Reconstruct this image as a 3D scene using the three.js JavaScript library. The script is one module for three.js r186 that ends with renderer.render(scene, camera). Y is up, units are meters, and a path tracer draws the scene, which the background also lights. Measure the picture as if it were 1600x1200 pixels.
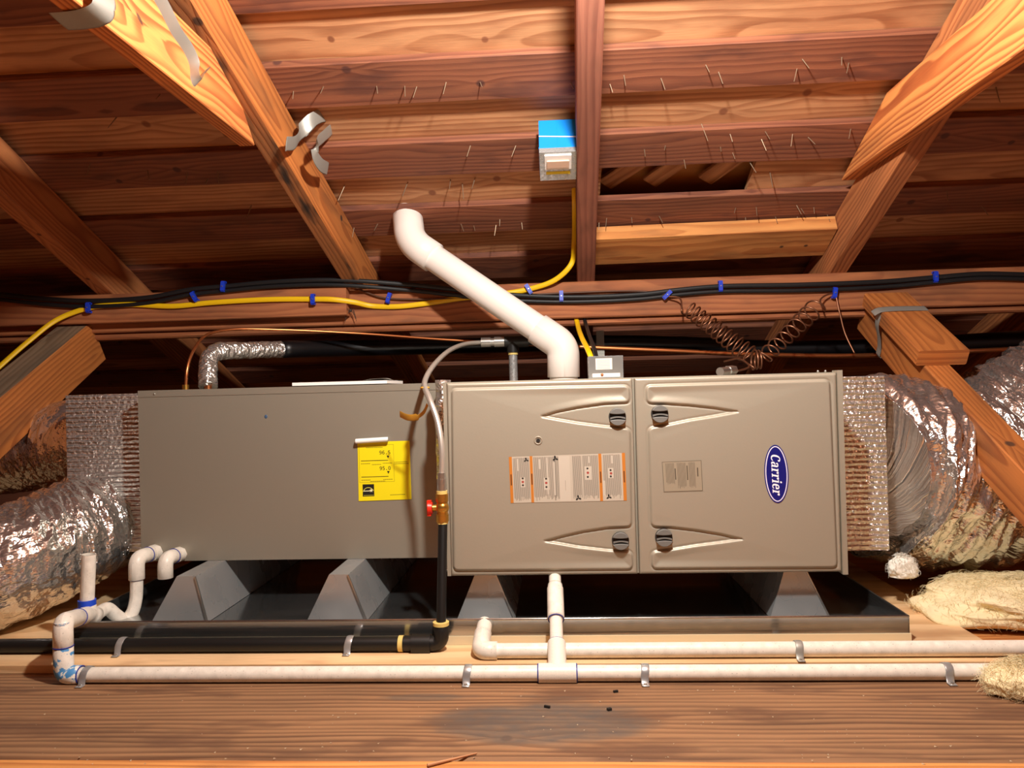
import * as THREE from 'three';
import { mergeGeometries } from 'three/addons/utils/BufferGeometryUtils.js';
import { ImprovedNoise } from 'three/addons/math/ImprovedNoise.js';

// ---------- camera, light, exposure ----------
const scene = new THREE.Scene();
scene.background = new THREE.Color(0x000000);
const F = 1155, W = 1600, H = 1200;
const camera = new THREE.PerspectiveCamera(2 * Math.atan(H / 2 / F) * 180 / Math.PI, W / H, 0.02, 30);
camera.rotation.order = 'YXZ';
camera.position.set(0.2539, 0.4274, 1.6804);
camera.rotation.set(0.3347 * Math.PI / 180, 3.3161 * Math.PI / 180, -1.4782 * Math.PI / 180);
camera.updateMatrixWorld(true);
const renderer = new THREE.WebGLRenderer({ antialias: true });
renderer.toneMapping = THREE.LinearToneMapping;
renderer.toneMappingExposure = 1.16;
renderer.shadowMap.enabled = true;
const LAMP_AT = new THREE.Vector3(0.35, 1.285, 0.76), LAMP_POWER = 8.6;

// ---------- helpers ----------
const V = (x, y, z) => new THREE.Vector3(x, y, z);
let seed = 7; const rnd = () => { seed = (seed * 16807) % 2147483647; return seed / 2147483647; };
const rr = (a, b) => a + (b - a) * rnd();
const perlin = new ImprovedNoise();
const fbm = (x, y, z, o = 4) => { let s = 0, a = 0.5, f = 1; for (let i = 0; i < o; i++) { s += a * perlin.noise(x * f, y * f, z * f + i * 7.3); a *= 0.5; f *= 2.03; } return s; };
const ss = (a, b, x) => { const t = Math.min(1, Math.max(0, (x - a) / (b - a))); return t * t * (3 - 2 * t); };
function ray(u, v) { return V((u - 800) / F, -(v - 600) / F, -1).applyQuaternion(camera.quaternion); }
function at(axis, u, v, val) { const d = ray(u, v), t = (val - camera.position[axis]) / d[axis]; return camera.position.clone().addScaledVector(d, t); }
const atZ = (u, v, z) => at('z', u, v, z), atY = (u, v, y) => at('y', u, v, y), atX = (u, v, x) => at('x', u, v, x);
// roof frame: origin on the purlin's front top edge, local z runs up the slope, local y is the normal
const SLOPE = Math.atan(0.44), ROOF0 = V(0, 0.78, -0.8), SA = Math.sin(SLOPE), CA = Math.cos(SLOPE);
const roofN = V(0, CA, -SA), roofS = V(0, SA, CA);
function atRoof(u, v, off) { const d = ray(u, v), o = camera.position.clone().sub(ROOF0); const t = (off - o.dot(roofN)) / d.dot(roofN); const p = camera.position.clone().addScaledVector(d, t); return { p, x: p.x, s: p.clone().sub(ROOF0).dot(roofS) }; }
const used = {};
function numbered(n) { const k = used[n] = (used[n] ?? -1) + 1; return k ? n + '_' + String(k).padStart(3, '0') : n; }
function thing(name, label, category, group) { const o = new THREE.Group(); o.name = numbered(name); o.userData = { label, category }; if (group) o.userData.group = group; scene.add(o); return o; }
function part(name, geo, mat, parent, label) { const m = new THREE.Mesh(geo, mat); m.name = name; m.castShadow = m.receiveShadow = true; if (label) m.userData.label = label; parent.add(m); return m; }
function solo(name, geo, mat, label, category, group) { const m = part(numbered(name), geo, mat, scene); m.userData = { label, category }; if (group) m.userData.group = group; return m; }
function struct(name) { const o = new THREE.Group(); o.name = name; o.userData = { kind: 'structure' }; scene.add(o); return o; }
const box = (x0, x1, y0, y1, z0, z1) => new THREE.BoxGeometry(x1 - x0, y1 - y0, z1 - z0).translate((x0 + x1) / 2, (y0 + y1) / 2, (z0 + z1) / 2);
const cyl = (r, a, b, seg = 20, r2 = r) => { const d = b.clone().sub(a), g = new THREE.CylinderGeometry(r2, r, d.length(), seg); g.applyQuaternion(new THREE.Quaternion().setFromUnitVectors(V(0, 1, 0), d.clone().normalize())); const c = a.clone().add(b).multiplyScalar(.5); return g.translate(c.x, c.y, c.z); };
// round a polyline's corners
function path(pts, R = 0.03, n = 8) {
  const out = [pts[0].clone()];
  for (let i = 1; i < pts.length - 1; i++) {
    const a = pts[i - 1], b = pts[i], c = pts[i + 1];
    const u = a.clone().sub(b), w = c.clone().sub(b), r = Math.min(R, u.length() * .49, w.length() * .49);
    const p = b.clone().addScaledVector(u.normalize(), r), q = b.clone().addScaledVector(w.normalize(), r);
    for (let k = 0; k <= n; k++) { const t = k / n; out.push(p.clone().multiplyScalar((1 - t) * (1 - t)).addScaledVector(b, 2 * t * (1 - t)).addScaledVector(q, t * t)); }
  }
  out.push(pts[pts.length - 1].clone()); return out;
}
const spline = (pts, n = 80) => new THREE.CatmullRomCurve3(pts, false, 'centripetal').getSpacedPoints(n);
// sweep a round (or squashed) section along points; rad may be a function (t along 0..1, angle, metres)
function sweep(pts, rad, seg = 16, opt = {}) {
  const n = pts.length, T = [], pos = [], uv = [], idx = []; let len = 0; const L = [0];
  for (let i = 0; i < n; i++) { T.push(pts[Math.min(n - 1, i + 1)].clone().sub(pts[Math.max(0, i - 1)]).normalize()); if (i) { len += pts[i].distanceTo(pts[i - 1]); L.push(len); } }
  let N = opt.up ? opt.up.clone() : (Math.abs(T[0].y) < .9 ? V(0, 1, 0) : V(0, 0, 1)); N.addScaledVector(T[0], -N.dot(T[0])).normalize();
  for (let i = 0; i < n; i++) {
    if (i) { if (opt.up) N = opt.up.clone(); N.addScaledVector(T[i], -N.dot(T[i])).normalize(); }
    const B = T[i].clone().cross(N);
    for (let k = 0; k <= seg; k++) {
      const a = k / seg * Math.PI * 2, r = typeof rad === 'function' ? rad(L[i] / len, a, L[i]) : rad;
      const p = pts[i].clone().addScaledVector(N, Math.cos(a) * r * (opt.sn ?? 1)).addScaledVector(B, Math.sin(a) * r * (opt.sb ?? 1));
      pos.push(p.x, p.y, p.z); uv.push(L[i], a / 6.2832 * (opt.girth ?? 0.1));
    }
  }
  for (let i = 0; i < n - 1; i++) for (let k = 0; k < seg; k++) { const a = i * (seg + 1) + k, b = a + seg + 1; idx.push(a, a + 1, b, b, a + 1, b + 1); }
  if (!opt.open) for (const e of [0, n - 1]) { const c = pos.length / 3; pos.push(pts[e].x, pts[e].y, pts[e].z); uv.push(L[e], 0); for (let k = 0; k < seg; k++) { const a = e * (seg + 1) + k; e ? idx.push(c, a, a + 1) : idx.push(c, a + 1, a); } }
  const g = new THREE.BufferGeometry(); g.setAttribute('position', new THREE.Float32BufferAttribute(pos, 3)); g.setAttribute('uv', new THREE.Float32BufferAttribute(uv, 2)); g.setIndex(idx);
  const flip = new THREE.Vector3(); g.computeVertexNormals();
  // make sure faces point outward
  const nn = g.attributes.normal, c0 = pts[Math.floor(n / 2)], i0 = Math.floor(n / 2) * (seg + 1); flip.set(pos[i0 * 3], pos[i0 * 3 + 1], pos[i0 * 3 + 2]).sub(c0);
  if (flip.dot(V(nn.getX(i0), nn.getY(i0), nn.getZ(i0))) < 0) { for (let i = 0; i < idx.length; i += 3) { const t = idx[i]; idx[i] = idx[i + 1]; idx[i + 1] = t; } g.setIndex(idx); g.computeVertexNormals(); }
  return g;
}
function ringHose(pts, r, seg) { return sweep(pts, r, seg); }

// ---------- procedural textures ----------
function tex(w, h, fn, srgb = true) {
  const d = new Uint8Array(w * h * 4);
  for (let j = 0; j < h; j++) for (let i = 0; i < w; i++) { const c = fn(i / w, j / h, i, j), k = (j * w + i) * 4; d[k] = Math.max(0, Math.min(255, c[0])); d[k + 1] = Math.max(0, Math.min(255, c[1])); d[k + 2] = Math.max(0, Math.min(255, c[2])); d[k + 3] = 255; }
  const t = new THREE.DataTexture(d, w, h, THREE.RGBAFormat); t.magFilter = THREE.LinearFilter; t.minFilter = THREE.LinearMipmapLinearFilter; t.generateMipmaps = true;
  t.wrapS = t.wrapT = THREE.MirroredRepeatWrapping; if (srgb) t.colorSpace = THREE.SRGBColorSpace; t.needsUpdate = true; return t;
}
// sawn timber: bands of growth rings cut along the trunk, with knots; len x (bandH*bands) metres
function wood({ w = 1024, h = 512, len = 1.6, bandH = 0.16, bands = 4, early, late, ring = 95, knots = 2, stain = 0.1, stainC = [60, 40, 30], off = 0, rough = 0.75, bump = 0.0012, blot = null }) {
  const P = []; for (let b = 0; b < bands; b++) { const k = []; for (let i = 0; i < knots; i++) k.push([rnd() * len, (0.15 + rnd() * .7) * bandH, rr(.006, .013)]); P.push({ c: rr(-.2, 1.1) * bandH, h0: rr(.02, .07), ph: rnd() * 50, k }); }
  const hgt = new Float32Array(w * h);
  const map = tex(w, h, (u, v, i, j) => {
    const b = Math.min(bands - 1, Math.floor(v * bands)), p = P[b], x = u * len, y = (v * bands - b) * bandH;
    let dy = y - p.c, hh = p.h0 + .05 * perlin.noise(x * 1.1 + p.ph, p.ph, off) + .012 * perlin.noise(x * 5, y * 9 + p.ph, off);
    let kn = 0; for (const k of p.k) { const ex = (x - k[0]) / 2.2, ey = y - k[1], d = Math.hypot(ex, ey); dy += (ey > 0 ? 1 : -1) * .018 * Math.exp(-d * d / .0009); if (Math.hypot(x - k[0], ey) < k[2] * 1.5) kn = Math.max(kn, 1 - ss(.6, 1.2, Math.hypot(x - k[0], ey) / k[2])); }
    const r = Math.hypot(dy, hh) * ring + .5 * perlin.noise(x * 3, y * 30, p.ph), fr = r - Math.floor(r);
    let t = ss(.25, .85, fr) * (1 - ss(.9, 1, fr)); t *= .75 + .4 * perlin.noise(x * 2 + 9, y * 20, p.ph);
    const fine = perlin.noise(x * 14, y * 900, p.ph) * .5 + perlin.noise(x * 40, y * 2200, 3) * .3;
    const patch = fbm(x * 2.5, y * 9, p.ph + off, 3);
    let c = [0, 1, 2].map(q => early[q] + (late[q] - early[q]) * Math.max(0, t) + early[q] * (.1 * fine + .22 * patch));
    const st = stain * ss(.05, .35, fbm(x * 4 + 30, y * 14, p.ph + 5, 4)) ; c = c.map((a, q) => a + (stainC[q] - a) * Math.min(1, st * 2.2 + kn * .75));
    if (blot) { const m = blot(x, y + b * bandH); if (m > 0) c = c.map((a, q) => a + (blot.c[q] - a) * m); }
    hgt[j * w + i] = .5 - .3 * t + .18 * fine - .2 * kn; return c;
  });
  const bmp = tex(w, h, (u, v, i, j) => { const g = 255 * hgt[j * w + i]; return [g, g, g]; }, false);
  const m = new THREE.MeshStandardMaterial({ map, bumpMap: bmp, bumpScale: bump, roughness: rough });
  m.userData = { len, bandH, bands }; return m;
}
// chamfered timber along local +x from 0..L, section w (z) by h (y); each long face takes a random band of its wood
function timber(L, w, h, mat, ch = 0.003, cut = null) {
  const { len, bandH, bands } = mat.userData; const a = w / 2, b = h / 2;
  const P = [[-a + ch, -b], [a - ch, -b], [a, -b + ch], [a, b - ch], [a - ch, b], [-a + ch, b], [-a, b - ch], [-a, -b + ch]];
  const pos = [], uv = [], idx = []; const u0 = rnd() * len; let band = 0, v = 0;
  for (let i = 0; i < 8; i++) {
    const p = P[i], q = P[(i + 1) % 8], d = Math.hypot(q[0] - p[0], q[1] - p[1]); if (i % 2 == 0) { band = Math.floor(rnd() * bands); v = Math.max(0, bandH - d) * .5 * rnd(); }
    const k = pos.length / 3, vv = [v, v + d].map(t => (band * bandH + Math.min(t, bandH * .999)) / (bandH * bands)); v += d;
    const e = cut || (() => 0);
    for (const [s, t] of [[p, vv[0]], [q, vv[1]]]) { pos.push(e(s[1], 0), s[1], s[0], L + e(s[1], 1), s[1], s[0]); uv.push(u0 / len, t, (u0 + L) / len, t); }
    idx.push(k, k + 2, k + 1, k + 1, k + 2, k + 3);
  }
  for (const end of [0, 1]) { const k = pos.length / 3, bd = Math.floor(rnd() * bands); for (const p of P) { pos.push((end ? L : 0) + (cut ? cut(p[1], end) : 0), p[1], p[0]); uv.push((u0 + p[0] * .5) / len, (bd * bandH + (p[1] + b) * .9) / (bandH * bands)); } for (let i = 1; i < 7; i++) end ? idx.push(k, k + i + 1, k + i) : idx.push(k, k + i, k + i + 1); }
  const g = new THREE.BufferGeometry(); g.setAttribute('position', new THREE.Float32BufferAttribute(pos, 3)); g.setAttribute('uv', new THREE.Float32BufferAttribute(uv, 2)); g.setIndex(idx);
  const f = g.toNonIndexed(); f.computeVertexNormals(); return f;
}
// timber between two axis points with its 'up' side towards up
function timberAB(a, b, w, h, mat, up = V(0, 1, 0), ch) {
  const x = b.clone().sub(a), L = x.length(); x.normalize(); const y = up.clone().addScaledVector(x, -up.dot(x)).normalize(), z = x.clone().cross(y);
  return timber(L, w, h, mat, ch).applyMatrix4(new THREE.Matrix4().makeBasis(x, y, z).setPosition(a));
}
const std = (color, rough = .6, metal = 0, extra = {}) => new THREE.MeshStandardMaterial({ color, roughness: rough, metalness: metal, ...extra });
const grey = (n, f) => tex(n, n, (u, v) => { const g = 255 * f(u, v); return [g, g, g]; }, false);
const M = {};
M.dark = wood({ early: [140, 86, 60], late: [108, 60, 42], ring: 70, stain: .22, stainC: [72, 42, 38], off: 1 });
M.light = wood({ early: [192, 140, 98], late: [154, 100, 64], ring: 60, stain: .12, stainC: [120, 70, 45], off: 2 });
M.rafter = wood({ early: [180, 112, 64], late: [138, 76, 40], ring: 90, stain: .12, stainC: [80, 45, 25], off: 3 });
M.red = wood({ early: [146, 92, 72], late: [122, 72, 56], ring: 60, stain: .1, off: 4, knots: 1 });
M.purlin = wood({ early: [164, 100, 60], late: [136, 76, 44], ring: 60, stain: .1, off: 14, knots: 1 });
M.tie = wood({ early: [216, 138, 72], late: [150, 72, 30], ring: 110, stain: .06, off: 5, knots: 1 });
M.strut = wood({ early: [186, 112, 52], late: [150, 82, 34], ring: 80, stain: .1, off: 6, knots: 1 });
M.mold = wood({ early: [170, 112, 66], late: [130, 80, 45], ring: 80, stain: .5, stainC: [48, 38, 32], off: 7 });
M.dusty = wood({ early: [136, 112, 88], late: [112, 88, 66], ring: 50, stain: .2, stainC: [96, 84, 70], off: 15 });
M.block = wood({ early: [212, 146, 82], late: [176, 108, 54], ring: 50, stain: .1, off: 8 });
const blotF = (x, y) => { const d = Math.hypot((x - .93) / .21, (y - .135) / .095) + .5 * fbm(x * 9, y * 22, 4, 4), e = Math.hypot((x - .71) / .10, (y - .235) / .02) + .6 * fbm(x * 14, y * 30, 8, 3); return Math.max(.85 * (1 - ss(.6, 1.1, d)), .55 * (1 - ss(.5, 1, e))) * (.75 + .5 * fbm(x * 30, y * 60, 2, 3)); };
blotF.c = [82, 76, 72];
M.plank = wood({ w: 2048, h: 512, len: 2.2, bandH: .44, bands: 1, early: [146, 108, 74], late: [100, 68, 44], ring: 62, knots: 4, stain: .3, stainC: [92, 62, 42], off: 9, bump: .002, blot: blotF });
M.plank2 = wood({ early: [206, 142, 76], late: [170, 104, 50], ring: 60, bandH: .4, bands: 1, len: 2, stain: .1, off: 10 });
M.ply = wood({ early: [226, 190, 144], late: [200, 158, 110], ring: 22, bandH: .5, bands: 1, len: 1.6, stain: .15, stainC: [150, 105, 70], knots: 3, off: 11, bump: .0006 });
const speck = tex(256, 256, (u, v) => { const n = fbm(u * 9, v * 9, 1, 4), s = perlin.noise(u * 60, v * 60, 9) > .52 ? -40 : 0; const g = 232 + n * 26; return [g + s, g - 7 + s, g - 20 + s]; }); speck.repeat.set(6, 6);
M.pvc = std(0xffffff, .38, 0, { map: speck });
const primed = tex(256, 256, (u, v) => { const n = fbm(u * 5, v * 5, 3, 4), s = perlin.noise(u * 50, v * 50, 9) > .5 ? -50 : 0; const k = ss(.02, .1, fbm(u * 4 + 3, v * 4, 12, 4)) ; const g = 234 + n * 20 + s; return [g + (40 - g) * k * .8, g - 6 + (130 - g) * k * .8, g - 18 + (215 - g) * k * .8]; }); primed.repeat.set(12, 10);
M.primed = std(0xffffff, .4, 0, { map: primed });
M.vent = std(0xece4dc, .35);
M.bluePrimer = std(0x1446c8, .5); M.blueRing = std(0x142a8c, .5);
M.paint = std(0xa29b8b, .42, .25, { bumpMap: grey(128, (u, v) => .5 + .5 * perlin.noise(u * 60, v * 60, 1)), bumpScale: .00012 });
M.coil = std(0x989284, .38, .35, { bumpMap: M.paint.bumpMap, bumpScale: .0001 });
M.knob = std(0x6e6e6a, .5); M.knobDark = std(0x262625, .6);
M.galv = std(0xb4b6b6, .5, .6, { roughnessMap: tex(256, 256, (u, v) => { const g = 150 + 190 * fbm(u * 10, v * 10, 2, 3); return [g, g, g]; }, false) });
M.panMetal = std(0xaeb0b0, .3, .95, { roughnessMap: M.galv.roughnessMap });
M.steel = std(0xc4c4c0, .28, .9); M.flex = std(0xccc6bc, .36, .6);
M.strapOld = std(0xa6a49c, .5, .5, { bumpMap: grey(128, (u, v) => .5 + .8 * fbm(u * 12, v * 12, 4, 3)), bumpScale: .0006 });
M.iron = std(0x1d1c1b, .42, .3); M.dope = std(0xd8c070, .7); M.brass = std(0xc79a48, .3, .9); M.redPlastic = std(0xe02a14, .4);
M.copper = std(0xc77a4a, .3, .9); M.capillary = std(0x8a5e46, .38, .8); M.blackFoam = std(0x111114, .45); M.blackTape = std(0x0d0d10, .38);
M.yellowCable = std(0xf0c010, .45); M.blackCable = std(0x17181a, .45); M.blueClip = std(0x1c3cc0, .35); M.greyCable = std(0x8a7a50, .5); M.brownWire = std(0x5a3826, .5);
M.blueBox = std(0x0a86e8, .45); M.white = std(0xf2f0ec, .8); M.yellowPlain = std(0xe6d21c, .6); M.orangeTag = std(0xd09a30, .7); M.darkHole = std(0x1a1613, .8); M.nail = std(0xb09a80, .4, .7);
M.cream = std(0xd8c8a4, .85); M.wool = std(0xf0e0b4, 1, 0); M.woolWhite = std(0xf4f0e4, 1, 0);
const crinkle = grey(512, (u, v) => { const a = 1 - Math.abs(fbm(u * 14, v * 14, 1, 4)) * 3.2, b = 1 - Math.abs(fbm(u * 30 + 5, v * 22, 6, 3)) * 3; return .6 * a + .4 * b; });
crinkle.repeat.set(2.2, 2.2);
M.foil = std(0xe8e6e2, .2, .92, { bumpMap: crinkle, bumpScale: .0026 });
const ribs = grey(512, (u, v) => { const w = v * 26 + .35 * fbm(u * 8, v * 26, 2, 3) ; const s = Math.sin(w * Math.PI * 2) * .28; return .5 + s + .42 * fbm(u * 34, v * 40, 5, 4); });
ribs.repeat.set(3, 3);
M.foilBoard = std(0xeae7e2, .3, .82, { bumpMap: ribs, bumpScale: .009 });
M.foilTape = std(0xe0dcd6, .3, .85, { bumpMap: crinkle, bumpScale: .008 });

// ---------- lamp ----------
{
  const t = thing('work_lamp', 'bare white bulb in a black socket hanging from the roof boards', 'lamp');
  const ceilY = ROOF0.y + .44 * (LAMP_AT.z + .8) + .16;
  part('cord', cyl(.003, LAMP_AT.clone().add(V(0, .09, 0)), V(LAMP_AT.x, ceilY, LAMP_AT.z), 8), M.blackCable, t);
  part('socket', cyl(.018, LAMP_AT.clone().add(V(0, .04, 0)), LAMP_AT.clone().add(V(0, .095, 0)), 16), M.blackCable, t);
  const bulb = new THREE.MeshStandardMaterial({ color: 0xffffff, emissive: new THREE.Color(1, .95, .88), emissiveIntensity: 6 });
  part('bulb', new THREE.SphereGeometry(.035, 24, 16).translate(LAMP_AT.x, LAMP_AT.y, LAMP_AT.z), bulb, t).castShadow = false;
  const l = new THREE.PointLight(new THREE.Color(1, .95, .88), LAMP_POWER); l.position.copy(LAMP_AT); l.castShadow = true; l.shadow.radius = 1.75; l.shadow.mapSize.set(2048, 2048); t.add(l);
}

// ---------- floor ----------
const DECK = -.153, PLY = -.135;
{
  const f = struct('floor');
  const seam = atY(800, 1187, DECK).z;
  const plank = (z0, z1, mat) => { const m = part('plank', timber(4.6, z1 - z0 - .004, .04, mat, .004), mat, f); m.position.set(-2.1, DECK - .02, (z0 + z1) / 2); return m; };
  const p = plank(.09, seam, M.plank);
  // lay the stained plank so that its stain sits by the drain tee
  { const uv = p.geometry.attributes.uv, ps = p.geometry.attributes.position; const sx = atY(845, 1125, DECK).x + 2.1; for (let i = 0; i < uv.count; i++) { const y = ps.getY(i); if (y > .015) { uv.setXY(i, (ps.getX(i) - sx + .93) / 2.2, 1 - (ps.getZ(i) + .22) / .44); } } }
  for (let k = 0; k < 6; k++) plank(seam + k * .3, seam + (k + 1) * .3, M.plank2);
  for (let k = 0; k < 9; k++) plank(.09 - (k + 1) * .35, .09 - k * .35, M.plank2);
  const front = .168, px1 = atY(1597, 1036, PLY).x;
  const ply = part('plywood_sheet', timber(px1 + 1.9, front + .75, .018, M.ply, .001), M.ply, f); ply.position.set(-1.9, PLY - .009, (front - .75) / 2);
}
// ---------- roof ----------
const ceiling = struct('ceiling'); ceiling.position.copy(ROOF0); ceiling.rotation.x = -SLOPE;
const RX0 = -2.5, RL = 5.1, gaps = [];
{
  const s0 = atRoof(871, 150, .14).s, s1 = atRoof(871, 358, .14).s, per = (s0 - s1) / 2, hole = [atRoof(940, 265, .16).x, atRoof(1178, 265, .16).x];
  const put = (g, m, x, y, s) => { const q = part('sheathing_board', g, m, ceiling); q.position.set(x, y, s); return q; };
  const variants = [];
  for (let k = -9; k <= 8; k++) {
    const sg = s0 + k * per; gaps.push(sg);
    put(timber(RL, .14, .022, M.dark, .002), M.dark, RX0, .14 + .011, sg + .07 + rr(-.002, .002));
    const lw = per - .14 + .03;
    if (k === -1) { // a length is missing here, showing old lath above
      put(timber(hole[0] - RX0, lw, .02, M.light, .002), M.light, RX0, .173, sg - lw / 2 + .008);
      put(timber(RX0 + RL - hole[1], lw, .02, M.light, .002), M.light, hole[1], .173, sg - lw / 2 + .008);
    } else put(timber(RL, lw, .02, M.light, .002), M.light, RX0, .173, sg - lw / 2 + .008);
  }
  const deck = part('roof_deck', box(RX0, RX0 + RL, .25, .27, -2.5, 3.2), M.block, ceiling);
  const sg = s0 - per;
  for (const [xa, xb, ds] of [[hole[0] + .02, hole[0] + .2, 1], [hole[0] + .16, hole[0] + .32, 1], [hole[1] - .12, hole[1] + .02, -1]]) part('lath_piece', timberAB(V(xa, .215, sg - .16), V(xb, .215, sg + .02), .06, .016, M.light, V(0, 1, 0)), M.light, ceiling);
}
// nails poking through the boards
{
  const px = [[588, 137], [632, 137], [651, 138], [697, 131], [750, 131], [892, 132], [735, 230], [806, 230], [634, 295], [703, 290], [723, 298], [740, 288], [590, 352], [720, 352], [740, 355], [775, 354], [781, 345], [815, 350], [553, 358], [535, 300], [505, 138], [458, 145], [953, 134], [975, 120], [1033, 125], [1103, 104], [1123, 115], [1246, 110], [1254, 95], [1316, 92], [1327, 101], [1007, 236], [1040, 230], [1100, 206], [1126, 232], [1141, 212], [1190, 220], [1196, 208], [1239, 212], [1263, 217], [1330, 204], [1145, 241], [1069, 252], [1173, 258], [1205, 280], [1150, 327], [1182, 326], [1245, 323], [1252, 328], [1272, 326], [948, 343], [987, 342], [1030, 340], [1090, 350], [1165, 342], [1212, 341], [1246, 341], [1293, 338], [936, 350], [250, 150], [140, 258], [178, 190], [230, 268], [292, 272], [325, 280], [1480, 300], [1535, 325], [1560, 150], [390, 330], [340, 270]];
  const ng = cyl(.0019, V(0, .02, 0), V(0, -.036, 0), 6, .001), ns = cyl(.0019, V(0, .02, 0), V(0, -.024, 0), 6, .001);
  for (const [u, v] of px) { const r = atRoof(u, v, .135); const n = part('nail', rnd() > .4 ? ng : ns, M.nail, ceiling); n.position.set(r.x, .141, r.s); n.rotation.set(rr(-.35, .35), 0, rr(-.35, .35)); }
}
// the far side of the attic, behind and beside the camera
{
  const ridge = ROOF0.clone().addScaledVector(roofS, 2.95), r = struct('ceiling_rear');
  for (let k = 0; k < 11; k++) { const m = part('sheathing_board', timberAB(V(RX0, ridge.y + .14 - k * .3 * SA, ridge.z + k * .3 * CA + .12), V(RX0 + RL, ridge.y + .14 - k * .3 * SA, ridge.z + k * .3 * CA + .12), .298, .03, M.dark, V(0, CA, SA)), M.dark, r); }
  const wl = struct('wall_left'), wr = struct('wall_right'), wb = struct('wall_rear'), we = struct('wall_eaves');
  part('gable', box(-2.56, -2.5, -.2, 2.4, -3, 5.2), M.dark, wl); part('gable', box(2.6, 2.66, -.2, 2.4, -3, 5.2), M.dark, wr);
  part('boarding', box(-2.5, 2.6, -.2, 1.3, 5.0, 5.06), M.dark, wb); part('boarding', box(-2.5, 2.6, -.2, .2, -2.95, -2.9), M.dark, we);
  const f2 = struct('floor_rear'); part('deck', box(-2.5, 2.6, -.21, -.17, -3, 5.1), M.plank2, f2);
}
// ---------- rafters ----------
const RW = .058, RH = .14;
function rafter(u0, v0, u1, v1, label, mat, under = null, sA = -2.2, sB = 2.9) {
  const a = atRoof(u0, v0, 0), b = atRoof(u1, v1, 0), k = (b.x - a.x) / (b.s - a.s), X = s => a.x + k * (s - a.s);
  const P = s => ROOF0.clone().addScaledVector(roofS, s).addScaledVector(roofN, RH / 2).setX(X(s));
  const g = timberAB(P(sA), P(sB), RW, RH - .002, mat, roofN, .003); if (under) { g.addGroup(0, 6, 1); g.addGroup(6, g.attributes.position.count - 6, 0); }
  solo('roof_rafter', g, under ? [mat, under] : mat, label, 'rafter', 'roof rafters'); return X;
}
const XC = rafter(923, 0, 916, 430, 'reddish rafter the blue electrical box is fixed to', M.red);
const XL = rafter(282, 10, 485, 338, 'rafter with black mould along its underside and curled metal straps', M.strut, M.mold);
const XLL = rafter(30, 338, 76, 380, 'dim orange rafter nearest the left gable, above the left strut', M.rafter);
const XR = rafter(1498, 135, 1328, 398, 'rafter with a wavy grained tie board nailed to its side', M.rafter);
{ const d = XR(0) - XC(0); const P = (x, s) => ROOF0.clone().addScaledVector(roofS, s).addScaledVector(roofN, RH / 2).setX(x); for (const [x, l] of [[XR(0) + d, 'plain brown rafter next to the right gable']]) solo('roof_rafter', timberAB(P(x, -2.2), P(x, 2.9), RW, RH - .002, M.rafter, roofN, .003), M.rafter, l, 'rafter', 'roof rafters'); }
// collar ties: horizontal boards on the rafter sides, their ends cut to the roof slope
function tie(u, v, X, w, label, cut = .44, drop = 0) {
  const tip = atX(u, v, X).add(V(0, -drop, 0)), h = .14, L = 2.6 - tip.z;
  const g = timber(L, w, h, M.tie, .002, (y, end) => end ? 0 : (y + h / 2) / cut).applyMatrix4(new THREE.Matrix4().makeBasis(V(0, 0, 1), V(0, 1, 0), V(-1, 0, 0)).setPosition(X, tip.y + h / 2, tip.z));
  return { m: solo('collar_tie', g, M.tie, label, 'beam', 'collar ties'), tip };
}
const tieR = tie(1325, 274, XR(.4) - RW / 2 - .021, .04, 'wavy grained tie board on the side of the right rafter', .44, .0145);
const tieL = tie(386, 228, XL(.35) - RW / 2 - .026, .04, 'bright orange tie board behind the mouldy rafter, hung with metal strap', 1);

// ---------- purlin, blocking, struts ----------
{
  const a = atZ(-60, 452, -.8), b = atZ(1700, 424, -.8);
  solo('purlin', timberAB(V(-2.3, .718, -.825), V(2.5, .718, -.825), .05, .122, M.purlin, V(0, 1, 0), .004), M.purlin, 'long brown purlin carrying the black cable across the attic', 'beam');
  solo('purlin_ledger', timberAB(V(-2.3, .645, -.842), V(2.5, .645, -.842), .05, .022, M.purlin, V(0, 1, 0), .006), M.purlin, 'narrow brown strip under the long purlin', 'beam');
  const e = atZ(541, 470, -.755).x;
  solo('purlin_splice', timberAB(V(-2.3, .735, -.776), V(e, .735, -.776), .042, .098, M.purlin, V(0, 1, 0), .003), M.purlin, 'shorter brown board lapped over the purlin, ending beside a spider', 'beam');
  // 2x6 laid flat between two rafters
  const t = atRoof(935, 370, .09), u = atRoof(1290, 354, .09);
  const g = timberAB(V(XC(0) + RW / 2 + .002, .105, t.s - .075), V(XR(0) - RW / 2 - .002, .105, u.s - .075), .15, .05, M.block, V(0, 1, 0), .002);
  g.rotateX(-SLOPE); g.translate(ROOF0.x, ROOF0.y, ROOF0.z);
  solo('roof_blocking', g, M.block, 'pale blocking board fitted flat between two rafters above the purlin', 'board');
}
{ // right strut, running down from the purlin towards the floor
  const x = 1.315, sl = .585, yT = z => .674 - sl * (z + .8), n = V(0, 1, sl).normalize(), h = .11, zE = .58;
  const c = z => V(x, yT(z), z).addScaledVector(n, -h / 2);
  solo('roof_strut', timberAB(c(-.83), c(zE), .07, h, M.strut, n, .003), M.strut, 'orange strut topped by a nailed block, in front of the big foil duct', 'beam', 'roof struts');
  const k = z => V(x + .008, yT(z), z).addScaledVector(n, .024);
  solo('strut_block', timberAB(k(-.78), k(-.435), .136, .046, M.strut, n, .003), M.strut, 'short flat block on top of the strut, tied by perforated metal strap', 'block');
}
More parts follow.
